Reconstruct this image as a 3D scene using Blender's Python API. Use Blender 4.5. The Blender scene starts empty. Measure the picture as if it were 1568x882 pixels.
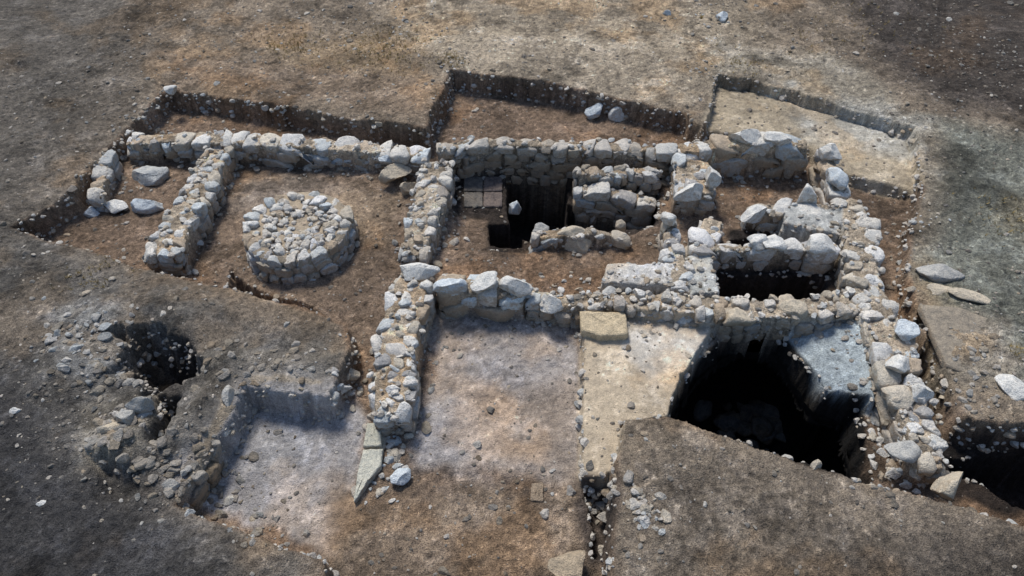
import bpy, bmesh, math
import numpy as np
RNG=np.random.default_rng(7)
# ---------------------------------------------------------------- camera frame: image pixels cast onto level ground
CAM_H=8.0; PITCH=math.radians(47.0); F=1120.0
CY=-CAM_H/math.tan(PITCH); SP,CP=math.sin(PITCH),math.cos(PITCH)
def P(u,v,z=0.0):
    """image pixel coordinate through the camera -> metres on the horizontal plane of height z"""
    a=(u-784)/F; b=(441-v)/F
    t=(CAM_H-z)/(SP-b*CP)
    return np.array([t*a, CY+t*(CP+b*SP), z])
def poly(pts,z=0.0):
    return np.array([P(p[0],p[1],p[2] if len(p)>2 else z)[:2] for p in pts])
# ---------------------------------------------------------------- noise
_tab=np.random.default_rng(3).random((256,256))
def vn(x,y,freq,seed=0):
    x=np.asarray(x)*freq+seed*17.31; y=np.asarray(y)*freq+seed*9.77
    xi=np.floor(x).astype(int); yi=np.floor(y).astype(int); fx=x-xi; fy=y-yi
    fx=fx*fx*(3-2*fx); fy=fy*fy*(3-2*fy)
    a=_tab[xi&255,yi&255]; b=_tab[(xi+1)&255,yi&255]; c=_tab[xi&255,(yi+1)&255]; d=_tab[(xi+1)&255,(yi+1)&255]
    return (a*(1-fx)+b*fx)*(1-fy)+(c*(1-fx)+d*fx)*fy-0.5
def fbm(x,y,freq,seed=0,o=4,g=0.5):
    r=0; a=1
    ca,sa=math.cos(.6),math.sin(.6)
    for i in range(o):
        r=r+a*vn(x,y,freq,seed+i*5); freq*=2.03; a*=g; x,y=x*ca-y*sa,x*sa+y*ca
    return r
def sstep(a,b,x):
    t=np.clip((x-a)/(b-a),0,1); return t*t*(3-2*t)
def sdf(pl,X,Y):
    n=len(pl); d=np.full(X.shape,1e9); ins=np.zeros(X.shape,bool)
    for i in range(n):
        ax,ay=pl[i]; bx,by=pl[(i+1)%n]; ex,ey=bx-ax,by-ay
        t=np.clip(((X-ax)*ex+(Y-ay)*ey)/(ex*ex+ey*ey+1e-12),0,1)
        d=np.minimum(d,(X-ax-t*ex)**2+(Y-ay-t*ey)**2)
        if ay!=by:
            c=((ay>Y)!=(by>Y))&(X<(bx-ax)*(Y-ay)/(by-ay)+ax); ins^=c
    d=np.sqrt(d); return np.where(ins,d,-d)
# ---------------------------------------------------------------- grid
def axis(lo,hi,st,far):
    a=np.arange(lo,hi+st/2,st); l=[];s=st;x=lo
    while x>-far: s*=1.12; x-=s; l.append(x)
    r=[];s=st;x=a[-1]
    while x<far: s*=1.12; x+=s; r.append(x)
    return np.concatenate([l[::-1],a,r])
xs=axis(-9.8,9.9,0.02,120); ys=axis(-4.9,8.6,0.02,120)
X,Y=np.meshgrid(xs,ys); NY,NX=X.shape
near=np.exp(-(np.maximum(0,np.hypot(X,Y)-14)/30)**2)
Z=(0.12*fbm(X,Y,0.25,1)+0.07*fbm(X,Y,1.1,2)+0.028*fbm(X,Y,5,3))*near
T=np.zeros((NY,NX,3)); T[:]=(0.25,0.205,0.155)
SM=np.ones((NY,NX))   # surface coarseness: 1 loose soil, 0.3 smooth lime plaster
def window(pl,m):
    lo=pl.min(0)-m; hi=pl.max(0)+m
    return slice(np.searchsorted(ys,lo[1]),np.searchsorted(ys,hi[1])),slice(np.searchsorted(xs,lo[0]),np.searchsorted(xs,hi[0]))
def carve(pl,z,w=0.09,wob=0.07,debris=0.10,rough=0.03,fr=3.0):
    s=window(pl,0.5); x,y=X[s],Y[s]
    d=sdf(pl,x,y)+wob*fbm(x,y,fr,11)+0.03*fbm(x,y,14,12,3)
    m=sstep(0,w,d)
    tgt=z+rough*2*fbm(x,y,1.6,21)+rough*0.6*fbm(x,y,9,22)+debris*np.exp(-np.maximum(d,0)/0.13)
    Z[s]=Z[s]*(1-m)+tgt*m
def plane_fill(pl,zf,w=0.09,wob=0.04):
    s=window(pl,0.5); x,y=X[s],Y[s]
    d=sdf(pl,x,y)+wob*fbm(x,y,3,31); m=sstep(0,w,d)
    Z[s]=Z[s]*(1-m)+(zf(x,y)+0.02*fbm(x,y,5,33))*m
def tint(pl,c,soft=0.2,k=1.0,wob=0.15,sm=None):
    s=window(pl,soft+0.5); x,y=X[s],Y[s]
    d=sdf(pl,x,y)+wob*2*fbm(x,y,1.7,41)
    m=(k*sstep(-soft,soft,d)); T[s]=T[s]*(1-m[...,None])+np.array(c)*m[...,None]
    if sm is not None: SM[s]=SM[s]*(1-m)+sm*m
BROWN=(0.215,0.158,0.115); PIT_SHADE=(0.035,0.03,0.028); BEIGE=(0.46,0.385,0.285)  # the near-black tone paints pit shade into the soil colour
# --- large soil variation of the surroundings; outer corners painted darker like a lens vignette
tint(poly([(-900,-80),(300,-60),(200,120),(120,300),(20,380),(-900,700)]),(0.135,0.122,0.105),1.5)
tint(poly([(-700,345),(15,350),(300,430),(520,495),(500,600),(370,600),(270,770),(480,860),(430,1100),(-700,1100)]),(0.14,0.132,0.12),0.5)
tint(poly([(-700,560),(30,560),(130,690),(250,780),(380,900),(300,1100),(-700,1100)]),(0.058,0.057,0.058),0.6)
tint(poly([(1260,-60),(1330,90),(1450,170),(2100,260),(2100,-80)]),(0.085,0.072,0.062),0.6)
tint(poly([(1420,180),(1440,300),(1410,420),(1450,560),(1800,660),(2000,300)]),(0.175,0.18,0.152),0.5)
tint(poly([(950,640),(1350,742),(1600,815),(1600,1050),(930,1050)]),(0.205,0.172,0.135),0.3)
tint(poly([(1250,800),(1600,810),(1700,1100),(1100,1100)]),(0.12,0.103,0.085),0.5)  # corner soil darkened as part of the painted vignette
tint(poly([(640,-20),(1150,0),(1200,110),(1000,150),(700,95),(560,60)]),(0.38,0.32,0.24),0.8)
tint(poly([(1095,60),(1300,90),(1430,200),(1420,300),(1405,190),(1100,105)]),(0.33,0.295,0.235),0.4)
tint(poly([(420,60),(600,40),(640,120),(560,160),(440,110)]),(0.31,0.235,0.155),0.5)
tint(poly([(260,80),(640,120),(680,190),(260,125)]),(0.26,0.20,0.145),0.4)
tint(poly([(690,105),(1060,165),(1090,120),(900,60),(700,60)]),(0.40,0.34,0.26),0.3)
# --- main excavation
INT=[(250,130),(380,147),(500,170),(650,196),(690,104),(850,124),(960,148),(1050,168),(1062,182),(1078,196),(1098,108),(1200,130),(1300,160),(1405,192),(1418,285),(1402,350),(1395,400),(1412,470),(1440,560),(1480,640),(1568,650),(1720,680),(1720,860),(1568,805),(1470,770),(1350,742),(1220,700),(1100,660),(1050,640),(955,640),(945,760),(938,882),(932,1010),(510,1010),(492,855),(400,825),(330,800),(265,770),(300,700),(350,640),(372,592),(430,595),(500,603),(520,560),(533,530),(528,500),(500,485),(430,462),(380,445),(300,425),(200,398),(100,372),(15,345),(100,290),(170,210)]
pINT=poly(INT)
s=window(pINT,1.0); d=sdf(pINT,X[s],Y[s]); Z[s]-=0.05*np.exp(-np.abs(d)/0.25)
tint(pINT,BROWN,0.05,1.0,0.03)
carve(pINT,-0.52)
pC=poly([(1074,180),(1098,108),(1200,130),(1300,160),(1405,192),(1416,284,-.1),(1290,262,-.22),(1230,200)])
s=window(pC,.4); d=sdf(pC,X[s],Y[s])
m=sstep(-0.02,0.1,d+0.03*fbm(X[s],Y[s],3,5)); m2=m*(Z[s]<-0.30); Z[s]=Z[s]*(1-m2)+(-0.30+0.05*fbm(X[s],Y[s],2,6))*m2
tint(pC,(0.40,0.34,0.25),0.08,1,.06,.6)
tint(poly([(1200,135),(1405,192),(1410,240),(1240,200)],-.2),(0.38,0.365,0.32),0.25)
# rooms
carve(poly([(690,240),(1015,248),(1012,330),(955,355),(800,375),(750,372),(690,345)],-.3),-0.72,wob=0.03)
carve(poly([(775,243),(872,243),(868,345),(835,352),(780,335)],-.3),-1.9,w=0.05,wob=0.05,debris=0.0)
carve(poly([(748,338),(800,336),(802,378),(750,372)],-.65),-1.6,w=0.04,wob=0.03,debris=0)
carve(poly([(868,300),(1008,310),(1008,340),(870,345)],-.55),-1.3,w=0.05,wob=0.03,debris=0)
plane_fill(poly([(698,262),(774,262),(774,322),(694,320)],-.66),lambda x,y:-.70+0*x,.03,.01)
tint(poly([(690,235),(880,235),(1015,245),(1012,345),(860,350),(800,378),(745,378),(745,322),(690,318)],-.5),PIT_SHADE,0.08,0.92,0.05)
R0=poly([(372,592),(500,603),(556,640),(545,770),(500,830),(330,795),(270,765),(300,700),(350,640)],-.45)
tint(R0,(0.31,0.298,0.295),0.10,1,.15,.6)
R1=poly([(665,478),(888,490),(890,735),(760,740),(635,715),(640,600)],-.5)
tint(R1,(0.34,0.315,0.30),0.15,1,.15,.6)
tint(poly([(680,600),(880,590),(880,720),(720,700)],-.5),(0.32,0.245,0.175),0.35,0.6)
tint(poly([(520,740),(900,740),(935,1010),(480,1010)],-.5),(0.24,0.187,0.138),0.3)
tint(poly([(650,620),(720,600),(760,680),(690,720),(640,705)],-.5),(0.46,0.44,0.44),0.25,0.6)
tint(poly([(380,640),(470,600),(480,680),(430,740),(370,720)],-.5),(0.42,0.42,0.43),0.3,0.6)
R2=poly([(890,470),(1100,495),(1045,580),(1025,640),(955,650),(948,705),(930,735),(888,735)],-.3)
plane_fill(R2,lambda x,y:-0.30+0*x,0.05,0.03); tint(R2,BEIGE,0.05,1,0.02,.4)
tint(poly([(950,500),(1090,500),(1050,560),(1000,600)],-.3),(0.47,0.45,0.41),0.2,0.8)
carve(poly([(895,738),(940,738),(936,800),(922,850),(902,848),(908,800)],-.3),-0.8,w=0.08,wob=0.06)
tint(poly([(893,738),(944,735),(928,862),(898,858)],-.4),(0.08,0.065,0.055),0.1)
tint(poly([(350,245),(640,260),(610,400),(580,560),(530,500),(300,420)],-.5),(0.235,0.178,0.132),0.2)
tint(poly([(500,290),(610,300),(600,390),(530,370)],-.5),(0.34,0.265,0.19),0.3,.8)
tint(poly([(360,270),(450,262),(520,285),(420,310),(350,330)],-.5),(0.29,0.25,0.21),0.25,.6)
carve(poly([(345,395),(400,430),(490,462),(505,500),(430,470),(340,430)],-.3),-0.8,w=0.1,debris=0)
# east basins
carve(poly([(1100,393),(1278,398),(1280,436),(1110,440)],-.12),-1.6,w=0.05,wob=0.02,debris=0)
tint(poly([(1095,385),(1285,390),(1285,445),(1100,448)],-.3),PIT_SHADE,0.08)
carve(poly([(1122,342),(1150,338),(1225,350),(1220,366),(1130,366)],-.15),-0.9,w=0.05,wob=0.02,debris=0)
tint(poly([(1118,335),(1228,345),(1222,368),(1125,368)],-.3),PIT_SHADE,0.06)
# plaster face beside the cistern
pPF=poly([(1205,488,-.15),(1325,478,-.1),(1345,625,-.3),(1262,612,-.6)])
plane_fill(pPF,lambda x,y:-0.35+0.35*(x-P(1280,550,-.3)[0]),0.05,0.02); tint(pPF,(0.40,0.46,0.49),0.06,1,0.02,.7)
def mound(u,v,h,rx,ry=None,a=0):
    c=P(u,v,0); ry=ry or rx; dx=X-c[0]; dy=Y-c[1]; ca,sa=math.cos(a),math.sin(a); p=(dx*ca+dy*sa)/rx; q=(-dx*sa+dy*ca)/ry
    g=h*np.exp(-(p*p+q*q))*(1+.8*fbm(X,Y,3,17)); k=Z>-.35; Z[k]+=g[k]
mound(250,480,.14,1.0,.4); mound(340,560,.16,.35,.3); mound(290,650,.14,.22,.5,-.4); mound(110,560,.14,.4,.5); mound(180,680,.16,.5,.35); mound(1010,700,.05,.5,.4); mound(460,560,.08,.5,.25)
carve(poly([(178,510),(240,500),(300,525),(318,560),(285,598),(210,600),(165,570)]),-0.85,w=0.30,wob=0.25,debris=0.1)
tint(poly([(185,520),(300,530),(290,595),(195,590)],-.2),(0.033,0.031,0.03),0.16)  # near-black tint paints the shade inside the pit
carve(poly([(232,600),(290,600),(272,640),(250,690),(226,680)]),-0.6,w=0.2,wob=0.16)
tint(poly([(235,600),(285,610),(245,675)],-.2),(0.05,0.045,0.04),0.14)  # shade of the second pit painted into the soil
carve(poly([(130,700),(175,690),(235,740),(200,800),(130,770)]),-0.18,w=0.3,wob=0.14)
tint(poly([(80,480),(190,470),(205,540),(150,600),(80,570)]),(0.31,0.315,0.31),0.25,0.7)
tint(poly([(120,620),(230,600),(220,700),(130,720)]),(0.27,0.245,0.20),0.2,0.7)
tint(poly([(330,540),(520,540),(500,600),(370,590),(300,700),(270,690)]),(0.19,0.172,0.145),0.2,0.8)
# pit on the right margin
carve(poly([(1462,665),(1530,652),(1720,680),(1720,790),(1568,735),(1500,705)]),-1.3,w=0.15,wob=.15)
tint(poly([(1450,645),(1720,660),(1720,790),(1480,725)]),PIT_SHADE,0.1)
carve(poly([(1408,465),(1432,470),(1452,560),(1470,640),(1440,640),(1425,560)]),-0.8,w=0.1)
tint(poly([(1410,465),(1540,490),(1560,560),(1480,590),(1440,560)]),(0.27,0.24,0.195),0.2)
carve(poly([(0,88),(50,90),(60,108),(10,112)]),-0.12,w=0.2)
# cistern mouth
CIS=[(1107,512,-.35),(1150,497,-.35),(1205,503,-.35),(1238,560,-.45),(1262,603,-.5),(1322,618,-.45),(1335,680,-.3),(1368,738,0),(1345,741,0),(1220,700,0),(1100,661,0),(1030,638,0),(1027,612,-.3),(1042,580,-.3),(1075,536,-.3)]
pCIS=poly(CIS)
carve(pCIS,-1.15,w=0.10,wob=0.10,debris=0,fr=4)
tint(pCIS,(0.022,0.02,0.018),0.03,1,0.03)  # black tint paints shade onto the lip of the mouth
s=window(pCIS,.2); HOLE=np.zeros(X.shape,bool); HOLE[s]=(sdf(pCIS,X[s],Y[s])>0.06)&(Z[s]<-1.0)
# ---------------------------------------------------------------- mesh accumulator
class Acc:
    def __init__(s): s.V=[];s.F3=[];s.F4=[];s.C=[];s.n=0
    def add(s,v,f3,f4,c):
        s.V.append(v)
        if f3 is not None and len(f3): s.F3.append(np.asarray(f3)+s.n)
        if f4 is not None and len(f4): s.F4.append(np.asarray(f4)+s.n)
        s.C.append(np.tile(np.append(c,1.0),(len(v),1)) if np.ndim(c)==1 else c); s.n+=len(v)
    def build(s,name,mat,smooth=True,parent=None):
        V=np.concatenate(s.V); C=np.concatenate(s.C)
        f3=np.concatenate(s.F3) if s.F3 else np.zeros((0,3),int); f4=np.concatenate(s.F4) if s.F4 else np.zeros((0,4),int)
        me=bpy.data.meshes.new(name); me.vertices.add(len(V)); me.vertices.foreach_set('co',V.astype(np.float32).ravel())
        loops=np.concatenate([f3.ravel(),f4.ravel()]).astype(np.int32); me.loops.add(len(loops)); me.loops.foreach_set('vertex_index',loops)
        st=np.concatenate([np.arange(len(f3))*3,len(f3)*3+np.arange(len(f4))*4]).astype(np.int32)
        me.polygons.add(len(st)); me.polygons.foreach_set('loop_start',st)
        me.polygons.foreach_set('use_smooth',np.full(len(st),smooth))
        me.update(calc_edges=True)
        a=me.color_attributes.new('tint','FLOAT_COLOR','POINT'); a.data.foreach_set('color',C.astype(np.float32).ravel())
        me.materials.append(mat); ob=bpy.data.objects.new(name,me); bpy.context.collection.objects.link(ob)
        if parent: ob.parent=parent
        return ob
# ---------------------------------------------------------------- materials
def mat_new(name):
    m=bpy.data.materials.new(name); m.use_nodes=True; nt=m.node_tree; nt.nodes.clear(); return m,nt
class NB:
    def __init__(s,nt): s.nt=nt
    def n(s,t,**k):
        x=s.nt.nodes.new(t)
        for a,b in k.items(): setattr(x,a,b)
        return x
    def l(s,a,b): s.nt.links.new(a,b)
    def noise(s,co,sc,det=5,rough=0.6):
        x=s.n('ShaderNodeTexNoise'); x.inputs['Scale'].default_value=sc; x.inputs['Detail'].default_value=det; x.inputs['Roughness'].default_value=rough; s.l(co,x.inputs['Vector']); return x.outputs['Fac']
    def ramp(s,f,a,b,va=0.0,vb=1.0):
        x=s.n('ShaderNodeMapRange'); x.inputs[1].default_value=a;x.inputs[2].default_value=b;x.inputs[3].default_value=va;x.inputs[4].default_value=vb; s.l(f,x.inputs[0]); return x.outputs[0]
    def mix(s,f,a,b,mode='MIX'):
        x=s.n('ShaderNodeMix',data_type='RGBA',blend_type=mode)
        for v,i in ((f,0),(a,6),(b,7)):
            if hasattr(v,'links'): s.l(v,x.inputs[i])
            else: x.inputs[i].default_value=v if i==0 else (*v,1)
        return x.outputs[2]
    def math(s,op,a,b):
        x=s.n('ShaderNodeMath',operation=op)
        for v,i in ((a,0),(b,1)):
            if hasattr(v,'links'): s.l(v,x.inputs[i])
            else: x.inputs[i].default_value=v
        return x.outputs[0]
def make_mat(name,kind):
    m,nt=mat_new(name); b=NB(nt)
    co=b.n('ShaderNodeNewGeometry'); pos=co.outputs['Position']
    at=b.n('ShaderNodeAttribute',attribute_name='tint'); col=at.outputs['Color']; al=at.outputs['Alpha']
    n2=b.noise(pos,11,3,.7); n3=b.noise(pos,60,2,.75)
    if kind=='soil':
        c=b.mix(al,col,b.mix(1.0,col,b.mix(b.ramp(n2,.32,.68),(.60,.60,.62),(1.42,1.39,1.34)),'MULTIPLY'))
        c=b.mix(al,c,b.mix(1.0,c,b.mix(b.ramp(n3,.32,.68),(.5,.5,.5),(1.55,1.55,1.55)),'MULTIPLY'))
        bump_h=b.math('ADD',b.math('MULTIPLY',n2,.5),b.math('MULTIPLY',n3,.34)); bump_h=b.math('MULTIPLY',bump_h,al); bd=.12
    else:
        c=b.mix(1.0,col,b.mix(b.ramp(n2,.3,.7),(.64,.65,.67),(1.25,1.24,1.21)),'MULTIPLY')
        c=b.mix(1.0,c,b.mix(b.ramp(n3,.3,.7),(.68,.68,.68),(1.26,1.26,1.26)),'MULTIPLY')
        sx=b.n('ShaderNodeSeparateXYZ'); b.l(co.outputs['Normal'],sx.inputs[0])
        side=b.ramp(sx.outputs[2],.15,.85,.6,0)
        dirt=b.math('MULTIPLY',b.math('ADD',side,.14),b.ramp(n2,.42,.58))
        c=b.mix(dirt,c,(.32,.245,.175))
        bump_h=b.math('ADD',b.math('MULTIPLY',n2,.5),b.math('MULTIPLY',n3,.3)); bd=.075
    bp=b.n('ShaderNodeBump'); bp.inputs['Strength'].default_value=1.0; bp.inputs['Distance'].default_value=bd; b.l(bump_h,bp.inputs['Height'])
    bs=b.n('ShaderNodeBsdfPrincipled'); bs.inputs['Roughness'].default_value=.92; bs.inputs['Specular IOR Level'].default_value=.2
    b.l(c,bs.inputs['Base Color']); b.l(bp.outputs[0],bs.inputs['Normal'])
    o=b.n('ShaderNodeOutputMaterial'); b.l(bs.outputs[0],o.inputs[0]); return m
SOIL=make_mat('excavated_soil','soil'); STONE=make_mat('limestone','stone')
# ---------------------------------------------------------------- stones
PAL=[((.74,.73,.69),6),((.65,.71,.74),4),((.64,.59,.50),4),((.52,.43,.33),1.3),((.44,.44,.44),1.0),((.80,.80,.78),6)]
_w=np.array([p[1] for p in PAL],float);_w/=_w.sum()
def scol(rng,warm=0.0,br=1.0):
    c=np.array(PAL[rng.choice(len(PAL),p=_w)][0])*rng.uniform(.8,1.08)*br
    return np.minimum(c*(1-warm)+np.array((.48,.385,.275))*br*warm,.84)
def clip(pg,nx,ny,c):
    out=[];n=len(pg)
    for i in range(n):
        a=pg[i];q=pg[(i+1)%n];da=a[0]*nx+a[1]*ny-c;dq=q[0]*nx+q[1]*ny-c
        if da<=0: out.append(a)
        if da*dq<0:
            t=da/(da-dq); out.append((a[0]+(q[0]-a[0])*t,a[1]+(q[1]-a[1])*t))
    return out
def cells(seeds,bound,R):
    S=np.array(seeds); res=[]
    for i,(x,y) in enumerate(S):
        pg=list(bound); d=np.hypot(S[:,0]-x,S[:,1]-y)
        for j in np.argsort(d)[1:14]:
            if d[j]>2*R: break
            nx,ny=S[j]-S[i]; mx,my=(S[j]+S[i])/2
            pg=clip(pg,nx,ny,nx*mx+ny*my)
            if len(pg)<3: break
        pg=clip(clip(clip(clip(pg,1,0,x+R),-1,0,-(x-R)),0,1,y+R),0,-1,-(y-R))
        if len(pg)>=3: res.append((i,np.array(pg)))
    return res
NR=18
_f4=[];_f3=[]
RINGS=[(-1,.92),(-.6,.99),(-.22,1.0),(-.07,.98),(-.015,.92),(0.0,.72),(0.01,.36)]
for r in range(len(RINGS)-1):
    for k in range(NR):
        a=r*NR+k;c=r*NR+(k+1)%NR; _f4.append((a,c,c+NR,a+NR))
_cv=len(RINGS)*NR
for k in range(NR): _f3.append(((len(RINGS)-1)*NR+k,(len(RINGS)-1)*NR+(k+1)%NR,_cv))
def stone_cell(acc,pg,mp,zt,th,rng,gap,col,rough=1.0):
    c=pg.mean(0)
    ang=np.arange(NR)/NR*2*np.pi+rng.uniform(0,.4); rad=np.full(NR,9.0)
    for i in range(len(pg)):
        a=pg[i]-c;e=pg[(i+1)%len(pg)]-pg[i]
        den=np.cos(ang)*e[1]-np.sin(ang)*e[0]; num=a[0]*e[1]-a[1]*e[0]
        with np.errstate(all='ignore'): t=num/den
        rad=np.where((t>0)&(t<rad)&(np.abs(den)>1e-9),t,rad)
    if rad.min()<0.012 or rad.max()>2: return
    rm=(rad+np.roll(rad,1)+np.roll(rad,-1))/3
    rad=rad*.75+rm*.25
    rad=np.maximum(rad-gap,.012)*(1+.05*rough*rng.standard_normal(NR))*rng.uniform(.90,1.06)
    sz=rad.mean(); tx,ty=rng.normal(0,.14,2)*rough
    fa=[(rng.uniform(0,6.28),rng.uniform(.15,.85),rng.uniform(.4,1.3)) for _ in range(4)]
    vs=[];off=rng.normal(0,.012,2)
    for zf,sc in RINGS:
        rr=rad*(sc+rng.normal(0,.024,NR)*rough)
        lx=np.cos(ang)*rr;ly=np.sin(ang)*rr
        x,y,z0=mp(c[0]+off[0]+lx,c[1]+off[1]+ly)
        zz=np.full(NR,zf*(th if zf<0 else sz*1.2))+(tx*lx+ty*ly)*(1 if zf>-.5 else 0)
        for (fa_,fd,fs) in fa:
            q=(lx*math.cos(fa_)+ly*math.sin(fa_))/sz-fd; zz-=np.maximum(0,q)*fs*min(sz,.09)*(1 if zf>-.3 else 0)
        z=z0+zt+zz+rng.normal(0,.006,NR)*rough
        vs.append(np.stack([x,y,z],1))
    x,y,z0=mp(c[:1]+off[0],c[1:]+off[1]); vs.append(np.stack([x,y,z0+zt+.01*sz],1))
    acc.add(np.concatenate(vs),_f3,_f4,col)
WALLS=[]
def wall(name,path,W,zb=-.55,size=.27,warm=.1,br=1.0,gap=.003,miss=.05,zj=.024,seed=1,th=.17,mat=None,rough=1.0,pack=22):
    warm=warm*.6
    pts=np.array([P(*p) for p in path]); W=np.array(W if np.ndim(W) else [W]*len(pts),float)
    seg=np.diff(pts[:,:2],axis=0); L=np.hypot(*seg.T); cum=np.r_[0,np.cumsum(L)]
    nrm=np.stack([-seg[:,1],seg[:,0]],1)/L[:,None]
    vnm=np.concatenate([nrm[:1],(nrm[1:]+nrm[:-1])/2,nrm[-1:]]); vnm/=(vnm**2).sum(1)[:,None]
    Wn=W.mean()
    def mp(s_,t_):
        cx=np.interp(s_,cum,pts[:,0])+0; cy=np.interp(s_,cum,pts[:,1]); cz=np.interp(s_,cum,pts[:,2])
        over=s_-np.clip(s_,0,cum[-1])
        nx=np.interp(s_,cum,vnm[:,0]);ny=np.interp(s_,cum,vnm[:,1]); k=np.interp(s_,cum,W)/Wn
        k=k*(1+.12*np.sin(s_*5.3+seed*1.7)*np.sin(s_*2.1+seed))
        wob=.035*np.sin(s_*3.1+seed)+.02*np.sin(s_*7.3+2*seed)
        return cx+nx*(t_*k+wob)+over*ny, cy+ny*(t_*k+wob)-over*nx, cz
    Lt=cum[-1]; rng=np.random.default_rng(seed*101+5)
    h=W/2; l=pts[:,:2]+vnm*h[:,None]; r=pts[:,:2]-vnm*h[:,None]
    pl=np.concatenate([l,r[::-1]]); s=window(pl,.3); x,y=X[s],Y[s]
    d=sdf(pl,x,y); m=sstep(.02,.08,d+.04*fbm(x,y,6,52))
    best=np.full(x.shape,1e9); zz=np.zeros(x.shape)
    for i in range(len(L)):
        e=seg[i]; t=np.clip(((x-pts[i,0])*e[0]+(y-pts[i,1])*e[1])/L[i]**2,0,1)
        dd=(x-pts[i,0]-t*e[0])**2+(y-pts[i,1]-t*e[1])**2; k=dd<best
        best=np.where(k,dd,best); zz=np.where(k,pts[i,2]+(pts[i+1,2]-pts[i,2])*t,zz)
    tgt=zz-.028+.05*fbm(x,y,7,51); Z[s]=np.where(tgt>Z[s],Z[s]*(1-m)+tgt*m,Z[s])
    T[s]=T[s]*(1-m[...,None])+np.array((.46,.39,.30))*br*m[...,None]
    acc=Acc(); nl=max(1,int(math.ceil((pts[:,2].mean()-zb)/th)))
    for ly in range(nl):
        seeds=[];edge=[]
        nr=max(1,int(round(Wn/size)))
        for ri in range(nr):
            out=(ri==0 or ri==nr-1); tc=-Wn/2+(ri+.5)*Wn/nr
            step=size*(1.1 if out else .72)
            s0=-rng.uniform(0,step*.5)
            while s0<Lt:
                s0+=step*rng.choice([.4,.7,1.0,1.3,1.9],p=[.2,.2,.25,.2,.15])
                if s0>Lt: break
                seeds.append((s0-step*.3,tc+rng.normal(0,size*.2))); edge.append(out)
        bound=[(0,-Wn/2),(Lt,-Wn/2),(Lt,Wn/2),(0,Wn/2)]
        if len(seeds)<2: continue
        for i,pg in cells(seeds,bound,size*1.5):
            if ly>0 and not edge[i] and .3<seeds[i][0]<Lt-.3: continue
            if ly==0 and rng.random()<miss: continue
            zt=-ly*th+rng.normal(0,zj)*(1 if ly==0 else .4)-(0 if edge[i] or ly else .015)
            wm=min(1,max(0,warm+rng.normal(0,.12)+.25*min(ly,2)))
            stone_cell(acc,pg,mp,zt,th*rng.uniform(.95,1.2),rng,gap*rng.uniform(.6,1.8),scol(rng,wm,br*(1 if ly==0 else .8)),rough)
    WALLS.append((name,acc,pts,W,zb,pack,br))
Wd=wall
Wd('stone_wall',[(192,212,-.08),(290,208,-.06),(380,211,-.06),(470,217,-.08),(560,224,-.10),(655,232,-.08)],[.44,.44,.42,.42,.42,.38],size=.34,seed=1,warm=.0,br=1.1,miss=.02,pack=12)
Wd('stone_wall',[(165,232,-.12),(152,275,-.15),(146,305,-.25)],[.32,.30,.25],size=.30,seed=2,warm=.1)
Wd('stone_wall',[(338,222,-.08),(308,275,-.05),(275,330,-.03),(245,392,-.05)],[.52,.56,.60,.60],size=.22,seed=3,warm=.15)
Wd('stone_wall',[(668,222,-.02),(765,216,.0),(880,220,.0),(1035,228,.02)],[.36,.34,.36,.38],zb=-.7,size=.25,seed=4,warm=.6,br=.9)
Wd('stone_wall',[(1035,226,.10),(1120,216,.16),(1200,212,.18),(1243,220,.15)],[.42,.45,.42,.40],size=.38,seed=5,warm=.05,th=.24,zj=.04,br=1.05,pack=8)
Wd('stone_wall',[(668,244,-.06),(656,300,-.06),(646,345,-.08),(628,392,-.12)],[.62,.60,.55,.40],size=.21,seed=6,warm=.35)
Wd('stone_wall',[(634,412,.02),(622,460,.02),(608,520,.0),(600,585,-.02),(596,640,-.08)],[.58,.66,.66,.62,.50],size=.21,seed=7,warm=.1)
Wd('stone_wall',[(668,436,-.02),(760,436,.0),(810,446,-.03)],[.40,.48,.36],size=.40,seed=8,warm=.03,br=1.1,th=.24,zj=.04,pack=10)
Wd('stone_wall',[(806,450,-.12),(870,458,-.12),(930,455,-.1),(1050,462,-.06),(1110,470,-.05),(1200,474,-.05),(1310,458,-.03)],[.36,.38,.40,.50,.48,.42,.50],size=.18,seed=9,warm=.5,zj=.045,miss=.12,pack=45)
Wd('stone_wall',[(1266,226,.02),(1280,268,.0),(1288,296,-.02)],[.34,.36,.40],size=.34,seed=10,warm=.05,br=1.05,pack=8)
Wd('stone_wall',[(1300,300,-.02),(1318,350,.02),(1322,400,.02),(1336,452,.0),(1366,530,.0),(1392,600,-.02),(1412,660,-.05),(1432,722,-.1)],[.55,.62,.52,.60,.62,.58,.50,.42],zb=-.7,size=.23,seed=11,warm=.08,zj=.035,miss=.08,pack=26)
Wd('stone_wall',[(1060,238,.02),(1064,270,.02),(1066,296,.0)],[.70,.78,.70],size=.26,seed=12,warm=.1,zj=.04)
Wd('stone_wall',[(880,262,-.12),(945,262,-.15),(1015,258,-.12)],[.30,.32,.30],zb=-.7,size=.19,seed=13,warm=.2,br=.8)
Wd('stone_wall',[(880,288,-.3),(930,290,-.32),(975,300,-.4),(1005,308,-.45)],[.30,.34,.30,.25],zb=-.9,size=.30,seed=14,warm=.05,br=.95,zj=.05)
Wd('stone_wall',[(1024,335,-.05),(1030,365,-.08),(1040,400,-.05),(1046,440,-.06)],[.24,.30,.42,.45],size=.22,seed=15,warm=.1)
Wd('stone_wall',[(1093,330,-.1),(1088,350,-.1),(1075,372,-.08)],[.42,.48,.40],size=.30,seed=16,warm=.03,br=1.1,zj=.04,pack=8)
Wd('stone_wall',[(1055,376,-.03),(1110,377,-.04),(1170,378,-.05),(1215,374,-.05),(1290,378,-.03)],[.26,.24,.24,.30,.30],zb=-.9,size=.42,seed=17,warm=.02,br=1.1,th=.24,miss=0,pack=6)
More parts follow.
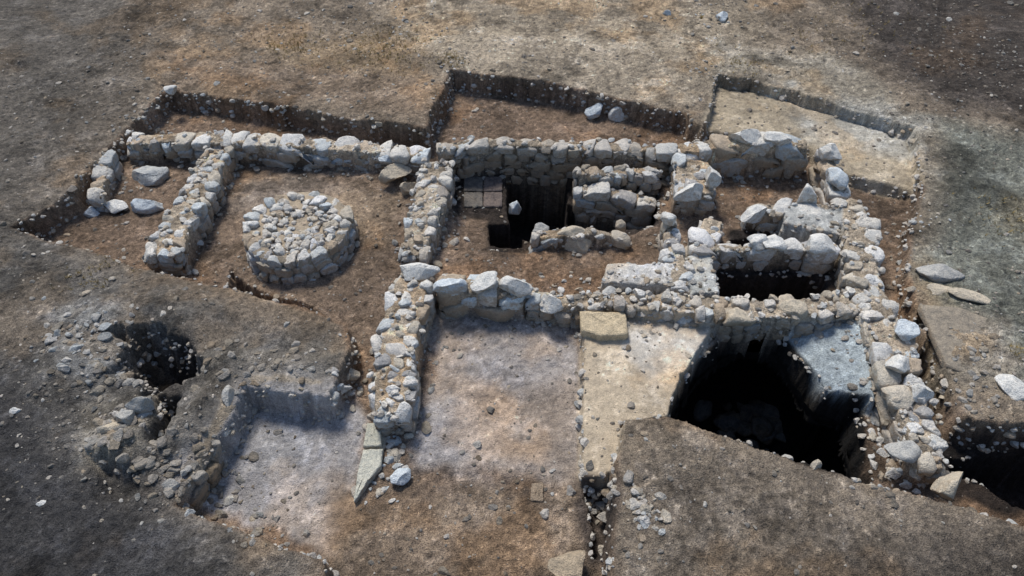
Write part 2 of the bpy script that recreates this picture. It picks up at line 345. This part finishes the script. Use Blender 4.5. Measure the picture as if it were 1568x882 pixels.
Wd('stone_wall',[(812,360,-.35),(850,356,-.25),(905,352,-.25),(965,362,-.35)],[.24,.34,.3,.22],zb=-.8,size=.28,seed=18,warm=.25,br=.9,zj=.08)
Wd('stone_wall',[(1143,322,-.12),(1200,318,-.1),(1290,322,-.05)],[.22,.42,.48],size=.44,seed=19,warm=.0,br=1.0,gap=.002,th=.22,rough=.7,miss=0,pack=10)
Wd('stone_wall',[(160,668,.06),(192,642,.12),(225,618,.10)],[.46,.42,.26],zb=-.4,size=.20,seed=21,warm=.4,br=.75,zj=.05)
Wd('stone_wall',[(352,592,-.0),(345,630,-.02),(318,680,-.02),(292,725,-.02),(272,758,-.04)],[.20,.24,.22,.20,.16],zb=-.45,size=.17,seed=22,warm=.7,br=.6,miss=.25,zj=.04)
Wd('stone_wall',[(378,584,-.06),(440,584,-.05),(500,594,-.08)],[.16,.18,.16],zb=-.45,size=.15,seed=23,warm=.7,br=.6,miss=.3,zj=.04)
# ---------------------------------------------------------------- plaster benches raised in the relief
def bench(pts,z,c,w=.05):
    pl=poly(pts,z); s=window(pl,.3); x,y=X[s],Y[s]; d=sdf(pl,x,y)+.04*fbm(x,y,5,61); m=sstep(0,w,d)
    Z[s]=Z[s]*(1-m)+(z+.03*fbm(x,y,5,62))*m; mm=sstep(-.03,.03,d); T[s]=T[s]*(1-mm[...,None])+np.array(c)*mm[...,None]; SM[s]=SM[s]*(1-mm)+.6*mm
bench([(925,402),(1022,398),(1030,438),(920,435)],-.10,(.54,.53,.50))
bench([(1048,386),(1092,388),(1108,452),(1055,452)],-.10,(.52,.53,.50))
bench([(1195,312),(1288,322),(1290,362),(1200,345)],-.08,(.50,.51,.49))
# ---------------------------------------------------------------- soil mottling (lime dust, ochre, damp clods)
cl=fbm(X,Y,7,80,4,.6); Z+=near*SM*(.024*cl+.010*fbm(X,Y,26,81,2))
a=fbm(X,Y,1.2,82,6,.68); T*=(1+.55*SM*a)[...,None]
lime=sstep(.12,.55,fbm(X,Y,2.3,83,6,.75))[...,None]; T[:]=T*(1-.5*lime)+T*np.array((1.75,1.8,1.9))*.5*lime
och=sstep(.06,.45,fbm(X,Y,.8,84,5,.6))[...,None]; T[:]=T*(1-.5*och)+T*np.array((1.26,1.02,.76))*.5*och
dk=(SM*sstep(.1,.6,fbm(X,Y,1.9,85,6,.7)))[...,None]; T[:]=T*(1-.45*dk)
sp_=vn(X,Y,33,86)+vn(X,Y,14,87)*.8; T*=(1+.9*SM*sstep(.42,.62,sp_))[...,None]; T*=(1-.4*SM*sstep(.35,.6,-sp_))[...,None]
T=np.clip(T,.012,.68)
# ---------------------------------------------------------------- terrain mesh
def hgt(x,y):
    x=np.atleast_1d(x);y=np.atleast_1d(y)
    i=np.clip(np.searchsorted(xs,x)-1,0,NX-2); j=np.clip(np.searchsorted(ys,y)-1,0,NY-2)
    fx=(x-xs[i])/(xs[i+1]-xs[i]); fy=(y-ys[j])/(ys[j+1]-ys[j])
    return (Z[j,i]*(1-fx)+Z[j,i+1]*fx)*(1-fy)+(Z[j+1,i]*(1-fx)+Z[j+1,i+1]*fx)*fy
idx=np.arange(NX*NY).reshape(NY,NX)
q=np.stack([idx[:-1,:-1],idx[:-1,1:],idx[1:,1:],idx[1:,:-1]],-1)
keep=~(HOLE[:-1,:-1]&HOLE[1:,1:]&HOLE[:-1,1:]&HOLE[1:,:-1])
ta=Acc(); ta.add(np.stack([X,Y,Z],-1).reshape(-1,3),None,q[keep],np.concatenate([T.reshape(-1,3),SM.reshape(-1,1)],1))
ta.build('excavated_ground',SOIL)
# ---------------------------------------------------------------- cistern chamber (bell-shaped, undercut)
def resample(pl,n):
    p=np.vstack([pl,pl[:1]]); L=np.r_[0,np.cumsum(np.hypot(*np.diff(p,axis=0).T))]; t=np.linspace(0,L[-1],n,endpoint=False)
    return np.stack([np.interp(t,L,p[:,0]),np.interp(t,L,p[:,1])],1)
rp=resample(pCIS,72); tg=np.roll(rp,-2,0)-np.roll(rp,2,0); nn=np.stack([tg[:,1],-tg[:,0]],1); nn/=np.linalg.norm(nn,axis=1)[:,None]
if ((nn*(rp-rp.mean(0))).sum(1)).mean()<0: nn=-nn
cc=rp.mean(0); rr=[]
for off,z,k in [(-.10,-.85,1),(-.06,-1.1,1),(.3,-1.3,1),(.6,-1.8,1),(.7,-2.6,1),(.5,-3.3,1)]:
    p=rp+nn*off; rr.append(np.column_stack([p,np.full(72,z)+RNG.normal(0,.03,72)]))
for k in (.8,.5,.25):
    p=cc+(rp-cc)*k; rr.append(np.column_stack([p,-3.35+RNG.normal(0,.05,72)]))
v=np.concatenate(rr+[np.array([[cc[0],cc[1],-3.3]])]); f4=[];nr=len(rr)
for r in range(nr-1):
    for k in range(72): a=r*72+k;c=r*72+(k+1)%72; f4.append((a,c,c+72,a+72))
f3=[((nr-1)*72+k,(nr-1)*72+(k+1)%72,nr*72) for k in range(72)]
a=Acc(); a.add(v,f3,f4,np.array((.022,.02,.018))); a.build('cistern_chamber',SOIL)  # near-black base puts the chamber's darkness into its colour
# ---------------------------------------------------------------- build masonry
for w_ in WALLS: w_[1].build(w_[0],STONE)
# ---------------------------------------------------------------- rocks
ICO={}
for lv in (1,2,3,4):
    bm=bmesh.new(); bmesh.ops.create_icosphere(bm,subdivisions=lv,radius=1.0)
    ICO[lv]=(np.array([v.co[:] for v in bm.verts]),np.array([[v.index for v in f.verts] for f in bm.faces])); bm.free()
def rock(acc,c,size,rng,lv=3,col=None,rz=None,cuts=9,tilt=.15):
    v,f=ICO[lv]; v=v.copy()
    for k in range(cuts):
        n=rng.normal(size=3); n/=np.linalg.norm(n); d=rng.uniform(.42,.8); e=np.maximum(0,v@n-d); v-=e[:,None]*n
    v*= (1+.05*np.sin(v[:,[0]]*5+rng.uniform(0,6))*np.sin(v[:,[1]]*6+rng.uniform(0,6)))
    if lv>2: v+=rng.normal(0,.010,v.shape)
    v*=np.array(size)/2*1.32
    a=rng.uniform(0,6.28) if rz is None else rz; ca,sa=math.cos(a),math.sin(a)
    tx=rng.normal(0,tilt); v=v@np.array([[1,0,0],[0,math.cos(tx),-math.sin(tx)],[0,math.sin(tx),math.cos(tx)]]).T
    v=v@np.array([[ca,-sa,0],[sa,ca,0],[0,0,1]]).T
    acc.add(v+np.array(c),f,None,scol(rng) if col is None else np.array(col))
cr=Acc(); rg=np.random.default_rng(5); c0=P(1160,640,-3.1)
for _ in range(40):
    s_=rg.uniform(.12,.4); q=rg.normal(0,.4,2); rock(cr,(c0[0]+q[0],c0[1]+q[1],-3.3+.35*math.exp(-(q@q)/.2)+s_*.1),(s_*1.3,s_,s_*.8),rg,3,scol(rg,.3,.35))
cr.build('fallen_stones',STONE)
# ---------------------------------------------------------------- round stone platform
def disc(name,u,v,z,R,zb,size,seed):
    c=P(u,v,z); rng=np.random.default_rng(seed); acc=Acc(); th=.15
    bound=[(R*math.cos(t)*(1+.03*math.sin(5*t)),R*math.sin(t)*(1+.02*math.sin(3*t+1))) for t in np.linspace(0,2*np.pi,40,endpoint=False)]
    nl=int(math.ceil((z-zb)/th))
    for ly in range(nl):
        seeds=[];rr=R-size*.5;ring=0;tags=[]
        while rr>size*.3:
            st=size*(1.0 if ring==0 else .85); n=max(3,int(2*np.pi*rr/st)); ph=rng.uniform(0,6)
            for k in range(n):
                if rng.random()<(.12 if ring else .10): continue
                t=ph+(k+rng.normal(0,.22))/n*2*np.pi; q=rr+rng.normal(0,size*(.12 if ring==0 else .26)); q=min(q,R*.95); seeds.append((q*math.cos(t),q*math.sin(t))); tags.append(ring)
            rr-=size*(1.1 if ring==0 else .75); ring+=1
            if ly>0 and ring>=2: break
        for i,pg in cells(seeds,bound,size*1.3):
            if ly>0 and tags[i]>0: continue
            if ly==0 and tags[i]>1 and rng.random()<.15: continue
            r=np.hypot(*seeds[i]); zt=-ly*th+rng.normal(0,.024)-(.09*sstep(R*.6,R*.15,np.array(r)) if ly==0 else 0)
            bulge=1+.03*ly
            mp=lambda s_,t_,b=bulge:(c[0]+s_*b,c[1]+t_*b,np.full(np.shape(s_),c[2]))
            stone_cell(acc,pg,mp,float(zt),th*1.1,rng,.003,scol(rng,min(1,max(0,.12+rng.normal(0,.14))),1.05 if ly==0 else .95),1.4)
    k=48; t=np.linspace(0,2*np.pi,k,endpoint=False); V=[]
    for f,zz in ((.975,zb),(.965,z-.03),(.5,z-.07)): V.append(np.stack([c[0]+R*f*np.cos(t),c[1]+R*f*np.sin(t),np.full(k,zz)],1))
    V.append(np.array([[c[0],c[1],z-.11]])); f4=[(r*k+j,r*k+(j+1)%k,(r+1)*k+(j+1)%k,(r+1)*k+j) for r in (0,1) for j in range(k)]
    acc.add(np.concatenate(V),[(2*k+j,2*k+(j+1)%k,3*k) for j in range(k)],f4,np.array((.46,.385,.29)))
    for _ in range(120):
        t=rng.uniform(0,6.28); q=R*math.sqrt(rng.random())*.75; s_=rng.uniform(.03,.09); zz=z-.02-.08*float(sstep(R*.6,R*.15,np.array(q)))
        rock(acc,(c[0]+q*math.cos(t),c[1]+q*math.sin(t),zz+s_*.1),(s_*1.3,s_,s_*.8),rng,2,scol(rng,.25,1.0),cuts=7)
    acc.build(name,STONE)
disc('round_stone_platform',454,343,-.08,.89,-.62,.18,77)
def single(name,u,v,w,d,h,z=None,seed=0,col=None,rz=0.0,lift=.3,cuts=11,tilt=.08):
    rng=np.random.default_rng(seed+900); zz=-.5 if z is None else z
    p=P(u,v,zz)
    a=Acc(); rock(a,(p[0],p[1],p[2]+h*lift),(w,d,h),rng,4,col,rz,cuts,tilt); a.build(name,STONE)
WH=(.78,.78,.75); BL=(.66,.73,.78); TN=(.60,.53,.42); GR=(.48,.48,.46)
B=[('stone_drum',232,276,-.5,.55,.52,.42,(.54,.56,.56),0),
('boulder',226,316,-.5,.55,.28,.26,BL,.3),('boulder',176,320,-.5,.36,.28,.2,WH,0),('boulder',141,324,-.5,.26,.22,.18,BL,.5),
('boulder',879,374,-.5,.58,.40,.45,TN,.0),('boulder',826,362,-.5,.32,.3,.34,GR,.2),('boulder',955,374,-.5,.30,.22,.2,WH,.2),('boulder',949,350,-.5,.18,.15,.25,TN,.2),
('boulder',787,320,-.7,.22,.3,.3,BL,.4),('boulder',912,172,-.42,.36,.24,.28,BL,.2),('boulder',953,176,-.42,.46,.32,.28,WH,0),
('boulder',514,597,-.3,.34,.28,.18,WH,.1),('boulder',536,574,-.3,.22,.2,.14,TN,.1),('boulder',612,728,-.45,.24,.2,.14,BL,.1),
('boulder',1104,27,0,.32,.26,.22,BL,.1),('boulder',1020,21,0,.2,.18,.14,BL,.1),('boulder',262,138,0,.24,.2,.14,WH,.1),
('boulder',1435,420,-.1,.66,.26,.22,GR,.0),('boulder',1437,447,-.1,.44,.22,.16,TN,.0),('boulder',1487,455,-.02,.52,.22,.14,TN,-.3),
('boulder',1550,592,0,.42,.42,.30,WH,.2),('boulder',1453,742,-.1,.4,.3,.28,TN,.5),('boulder',1236,300,.0,.34,.28,.32,WH,.2),('boulder',1154,330,-.1,.40,.24,.28,WH,.3),
('boulder',1088,272,.1,.26,.36,.3,WH,.1),('boulder',1057,296,.0,.52,.22,.3,WH,.1),('boulder',1024,338,.0,.2,.3,.24,WH,.2),
('boulder',604,268,-.35,.50,.30,.30,TN,.2),('boulder',590,245,-.2,.2,.2,.2,BL,.2),('boulder',624,290,-.45,.3,.2,.25,TN,.2),
('boulder',875,868,-.3,.42,.36,.30,(.44,.36,.26),.2),('boulder',1140,210,.22,.50,.34,.26,WH,.0),('boulder',1190,213,.22,.38,.3,.24,WH,.0),('boulder',1130,488,-.1,.40,.26,.24,TN,.1),('boulder',1210,478,-.1,.4,.26,.3,TN,.1),
('boulder',845,464,-.1,.32,.28,.3,WH,.1),('boulder',1160,372,.0,.34,.22,.2,WH,.1),('boulder',1186,374,.0,.42,.3,.22,WH,.1),('boulder',1252,376,.0,.60,.32,.24,WH,.05),
('boulder',688,440,.02,.42,.36,.30,BL,.0),('boulder',742,434,.04,.40,.34,.28,WH,.0),('boulder',790,440,.02,.42,.34,.28,WH,.0),('boulder',634,414,.06,.60,.30,.22,WH,.0),
('boulder',1272,235,.1,.34,.4,.26,WH,.1),('boulder',1280,275,.06,.3,.38,.26,BL,.1),('boulder',1385,505,.04,.3,.3,.24,BL,.1),('boulder',1370,560,.04,.34,.3,.2,WH,.1),('boulder',1405,600,.0,.3,.3,.2,WH,.2),
('boulder',215,625,.12,.26,.18,.3,GR,.3),('boulder',196,643,.14,.24,.2,.28,GR,.2),('boulder',176,658,.12,.24,.2,.24,TN,.2),('boulder',352,612,-.05,.14,.34,.26,GR,.2),('boulder',160,680,.05,.22,.18,.2,GR,.4),
('boulder',25,630,0,.13,.1,.08,WH,0),('boulder',1036,687,0,.14,.12,.08,WH,0),('boulder',66,774,0,.14,.1,.08,WH,0),('boulder',1380,690,-.1,.34,.3,.2,GR,0)]
for i,(n,u,v,z,w,d,h,c,rz) in enumerate(B):
    single(n,u,v,w,d,h,z,i,c,rz,lift=.05 if n=='boulder' else .1)
def slab(name,pts,z,th,col,seed=0,mat=STONE,alpha=1.0):
    rng=np.random.default_rng(seed+50); pl=resample(poly(pts,z),36); c=pl.mean(0); rr=[]
    for zf,sc in ((-1,.98),(-.15,1.0),(0,.97),(0,.85),(0,.5),(0,.2)):
        p=c+(pl-c)*sc+rng.normal(0,.004,pl.shape); rr.append(np.column_stack([p,z+zf*th+rng.normal(0,.003,36)]))
    v=np.concatenate(rr+[np.array([[c[0],c[1],z]])]); f4=[]
    for r in range(5):
        for k in range(36): a=r*36+k;b=r*36+(k+1)%36; f4.append((a,b,b+36,a+36))
    f3=[(180+k,180+(k+1)%36,216) for k in range(36)]
    a=Acc(); a.add(v,f3,f4,np.tile(np.array([*col,alpha]),(len(v),1))); return a.build(name,mat)
slab('plaster_slab',[(888,476),(958,478),(963,512),(918,514),(890,504)],-.16,.16,(.54,.45,.31),1,SOIL,.6)
for i,(pts,c) in enumerate([([(562,648),(584,646),(584,682),(556,684)],(.54,.54,.46)),([(556,688),(586,686),(584,712),(562,738),(541,770),(548,720)],(.60,.60,.52)),
    ([(814,740),(832,738),(832,768),(812,766)],(.33,.26,.19)),([(1408,465),(1470,470),(1545,500),(1560,545),(1500,580),(1450,560)],(.32,.28,.225))]):
    slab('flat_stone_slab',pts,(-.40,-.42,-.50,.02)[i],.12,c,i+3)
tz=-.67; par=bpy.data.objects.new('clay_tile_paving',None); bpy.context.collection.objects.link(par)
for i in range(2):
    for j in range(2):
        u0=711+j*30; v0=270+i*24
        o=slab('tile_%d'%(i*2+j+1),[(u0,v0),(u0+28,v0),(u0+28,v0+22),(u0-1,v0+22)],tz,.08,(.16+.02*j,.15,.14),i*7+j); o.parent=par
# ---------------------------------------------------------------- rubble at wall feet, gravel, baulk stones
rng=np.random.default_rng(99)
ra=Acc()
for (name,acc,pts,W,zb,pack,wbr) in WALLS:
    for k in range(len(pts)-1):
        L=np.hypot(*(pts[k+1]-pts[k])[:2])
        for _ in range(int(L*12)):
            t=rng.random(); p=pts[k]*(1-t)+pts[k+1]*t; e=(pts[k+1]-pts[k])[:2]/L; n=np.array([-e[1],e[0]])
            sd=rng.choice([-1,1]); off=(W[k]/2+abs(rng.normal(.06,.12)))*sd; x,y=p[:2]+n*off; s_=min(.14,rng.lognormal(-3.0,.5))
            z=hgt(x,y)[0]
            if z<-.85: continue
            rock(ra,(x,y,z+s_*.12),(s_*1.3,s_,s_*.7),rng,2,scol(rng,.4,.65))
        for _ in range(int(L*W[k]*pack)):
            t=rng.random(); p=pts[k]*(1-t)+pts[k+1]*t; e=(pts[k+1]-pts[k])[:2]/L; n=np.array([-e[1],e[0]])
            x,y=p[:2]+n*rng.uniform(-.5,.5)*W[k]; s_=rng.uniform(.03,.10)
            rock(ra,(x,y,p[2]-.005+rng.normal(0,.012)),(s_*1.3,s_,s_*.8),rng,2,scol(rng,.25,wbr),cuts=7)
def clusters(u,v,z,ru,n,smin,smax,warm=.1,br=.9):
    c=P(u,v,z)
    for _ in range(n):
        x,y=c[:2]+rng.normal(0,ru,2); s_=smin+(smax-smin)*rng.random()**2; zz=hgt(x,y)[0]
        if zz<-.85: continue
        rock(ra,(x,y,zz+s_*.04),(s_*1.3,s_,s_*.7),rng,3 if s_>.1 else 2,scol(rng,warm,br))
for c in [(130,515,0,.32,120,.02,.13,.1,.65),(165,565,0,.25,50,.02,.13,.1,.5),(190,670,0,.3,90,.02,.14,.4,.55),(330,560,0,.25,40,.02,.11,.4,.5),(600,690,-.5,.14,40,.04,.13),(585,750,-.5,.12,16,.03,.08),
    (985,775,0,.12,40,.02,.1,.3,.8),(990,795,0,.1,14,.04,.12,.2,.8),(920,760,-.5,.15,24,.05,.16,.3,.6),(210,170,0,.3,40,.02,.09,.3,.5),(1480,540,0,.3,20,.04,.10,.4,.6),(1460,600,0,.3,30,.03,.1,.4,.6),(1530,600,0,.35,30,.03,.08,.4,.6),
    (960,440,-.2,.25,40,.03,.1,.3),(870,450,-.2,.3,50,.04,.1,.4),(1000,480,-.2,.35,40,.02,.08,.4),(1150,450,-.1,.4,50,.04,.1,.4),(1390,700,-.2,.16,40,.04,.14),(1360,640,-.2,.12,20,.04,.12),
    (470,175,-.3,.7,40,.02,.08,.2,.6),(700,110,-.1,.15,20,.03,.08),(260,700,0,.3,60,.02,.12,.4,.4),(100,610,0,.4,60,.02,.08,.3,.3),(300,720,0,.25,50,.02,.12,.4,.45),(390,800,-.1,.25,40,.02,.09,.3,.5),(440,590,-.3,.3,40,.02,.10,.4,.6),(1070,110,0,.15,30,.02,.08,.2,.6),(1090,30,0,.3,20,.02,.07,.2,.7),
    (540,600,-.4,.1,12,.05,.12),(1410,340,-.1,.2,20,.03,.08),(1130,235,-.3,.3,30,.04,.1),(1480,90,0,.8,80,.02,.08,.3,.4),(150,130,0,.8,60,.02,.07,.3,.5),(570,50,0,.8,60,.02,.08,.3,.7)]: clusters(*c)
ra.build('stone_rubble',STONE,False)
ga=Acc(); gy,gx=np.gradient(Z,ys,xs); sl=np.hypot(gx,gy)
jj,ii=np.where((sl>1.6)&(Z<-.05)&(Z>-.6)&(np.abs(X)<9.5)&(Y>-4.8)&(Y<8.4))
sel=rng.choice(len(jj),min(4600,len(jj)),replace=False)
for k in sel:
    j,i=jj[k],ii[k]; s_=min(.12,rng.lognormal(-3.2,.5)); rock(ga,(xs[i],ys[j],Z[j,i]),(s_*1.2,s_,s_*.8),rng,2,scol(rng,.3,.85),cuts=6)
N=17000; x=rng.uniform(-13,13,N); y=rng.uniform(-4.6,12,N); dn=fbm(x,y,.6,71)+.3*rng.random(N)
k=(np.abs(x)<(y+13)*.75)&(dn>.0); x=x[k];y=y[k]; z=hgt(x,y)
for a,b,c in zip(x,y,z):
    if c<-.9: continue
    s_=min(.11,rng.lognormal(-3.95,.6)); rock(ga,(a,b,c+s_*.06),(s_*1.3,s_,s_*.6),rng,2 if s_>.035 else 1,scol(rng,.45,rng.choice([.3,.45,.8])),cuts=5)
ga.build('gravel',STONE,False)
# ---------------------------------------------------------------- dry grass tufts
gr,nt=mat_new('dry_grass'); b=NB(nt); at=b.n('ShaderNodeAttribute',attribute_name='tint'); bs=b.n('ShaderNodeBsdfPrincipled'); bs.inputs['Roughness'].default_value=.9
b.l(at.outputs['Color'],bs.inputs['Base Color']); o=b.n('ShaderNodeOutputMaterial'); b.l(bs.outputs[0],o.inputs[0])
da=Acc()
for (u,v,n,sp) in [(590,70,300,.6),(450,60,160,.4),(1230,60,30,.5),(690,92,60,.15),(1130,95,50,.3),(1540,330,60,.3),(1330,40,60,.6),(1073,28,12,.02),(140,415,50,.2),(1560,545,20,.1)]:
    c=P(u,v,0)
    for _ in range(n):
        px,py=c[:2]+rng.normal(0,sp,2)*(1,1.0); pz=hgt(px,py)[0]
        col=np.array((.30,.22,.08))*rng.uniform(.6,1.3)
        for q in range(6):
            a=rng.uniform(0,6.28); l=rng.uniform(.03,.11); w=.005; dx,dy=math.cos(a),math.sin(a)
            V=np.array([[px-dy*w,py+dx*w,pz-.01],[px+dy*w,py-dx*w,pz-.01],[px+dx*l*.6,py+dy*l*.6,pz+l*.7]]); da.add(V,[(0,1,2)],None,col)
da.build('dry_grass',gr,False)
# ---------------------------------------------------------------- light, camera
sc=bpy.context.scene
el,az=56,-25   # azimuth (from north, clockwise) the light comes from
w=bpy.data.worlds.new('World'); sc.world=w; w.use_nodes=True; nt=w.node_tree; bg=nt.nodes['Background']
sky=nt.nodes.new('ShaderNodeTexSky'); sky.sky_type='NISHITA'; sky.sun_disc=False; sky.sun_elevation=math.radians(el); sky.sun_rotation=math.radians(az)
nt.links.new(sky.outputs[0],bg.inputs[0]); bg.inputs[1].default_value=.13
sd=bpy.data.lights.new('sun','SUN'); sd.energy=3.6; sd.angle=math.radians(16); sd.color=(1,.94,.85)
so=bpy.data.objects.new('sun',sd); sc.collection.objects.link(so)
so.rotation_euler=(math.radians(90-el),0,math.radians(180-az))
cd=bpy.data.cameras.new('camera'); cd.sensor_width=36; cd.lens=36*F/1568; cd.clip_end=500
co=bpy.data.objects.new('camera',cd); sc.collection.objects.link(co); co.location=(0,CY,CAM_H); co.rotation_euler=(math.radians(90)-PITCH,0,0); sc.camera=co
sc.view_settings.view_transform='Standard'; sc.view_settings.look='None'; sc.view_settings.exposure=0
print('DONE',NX,NY,len(x))
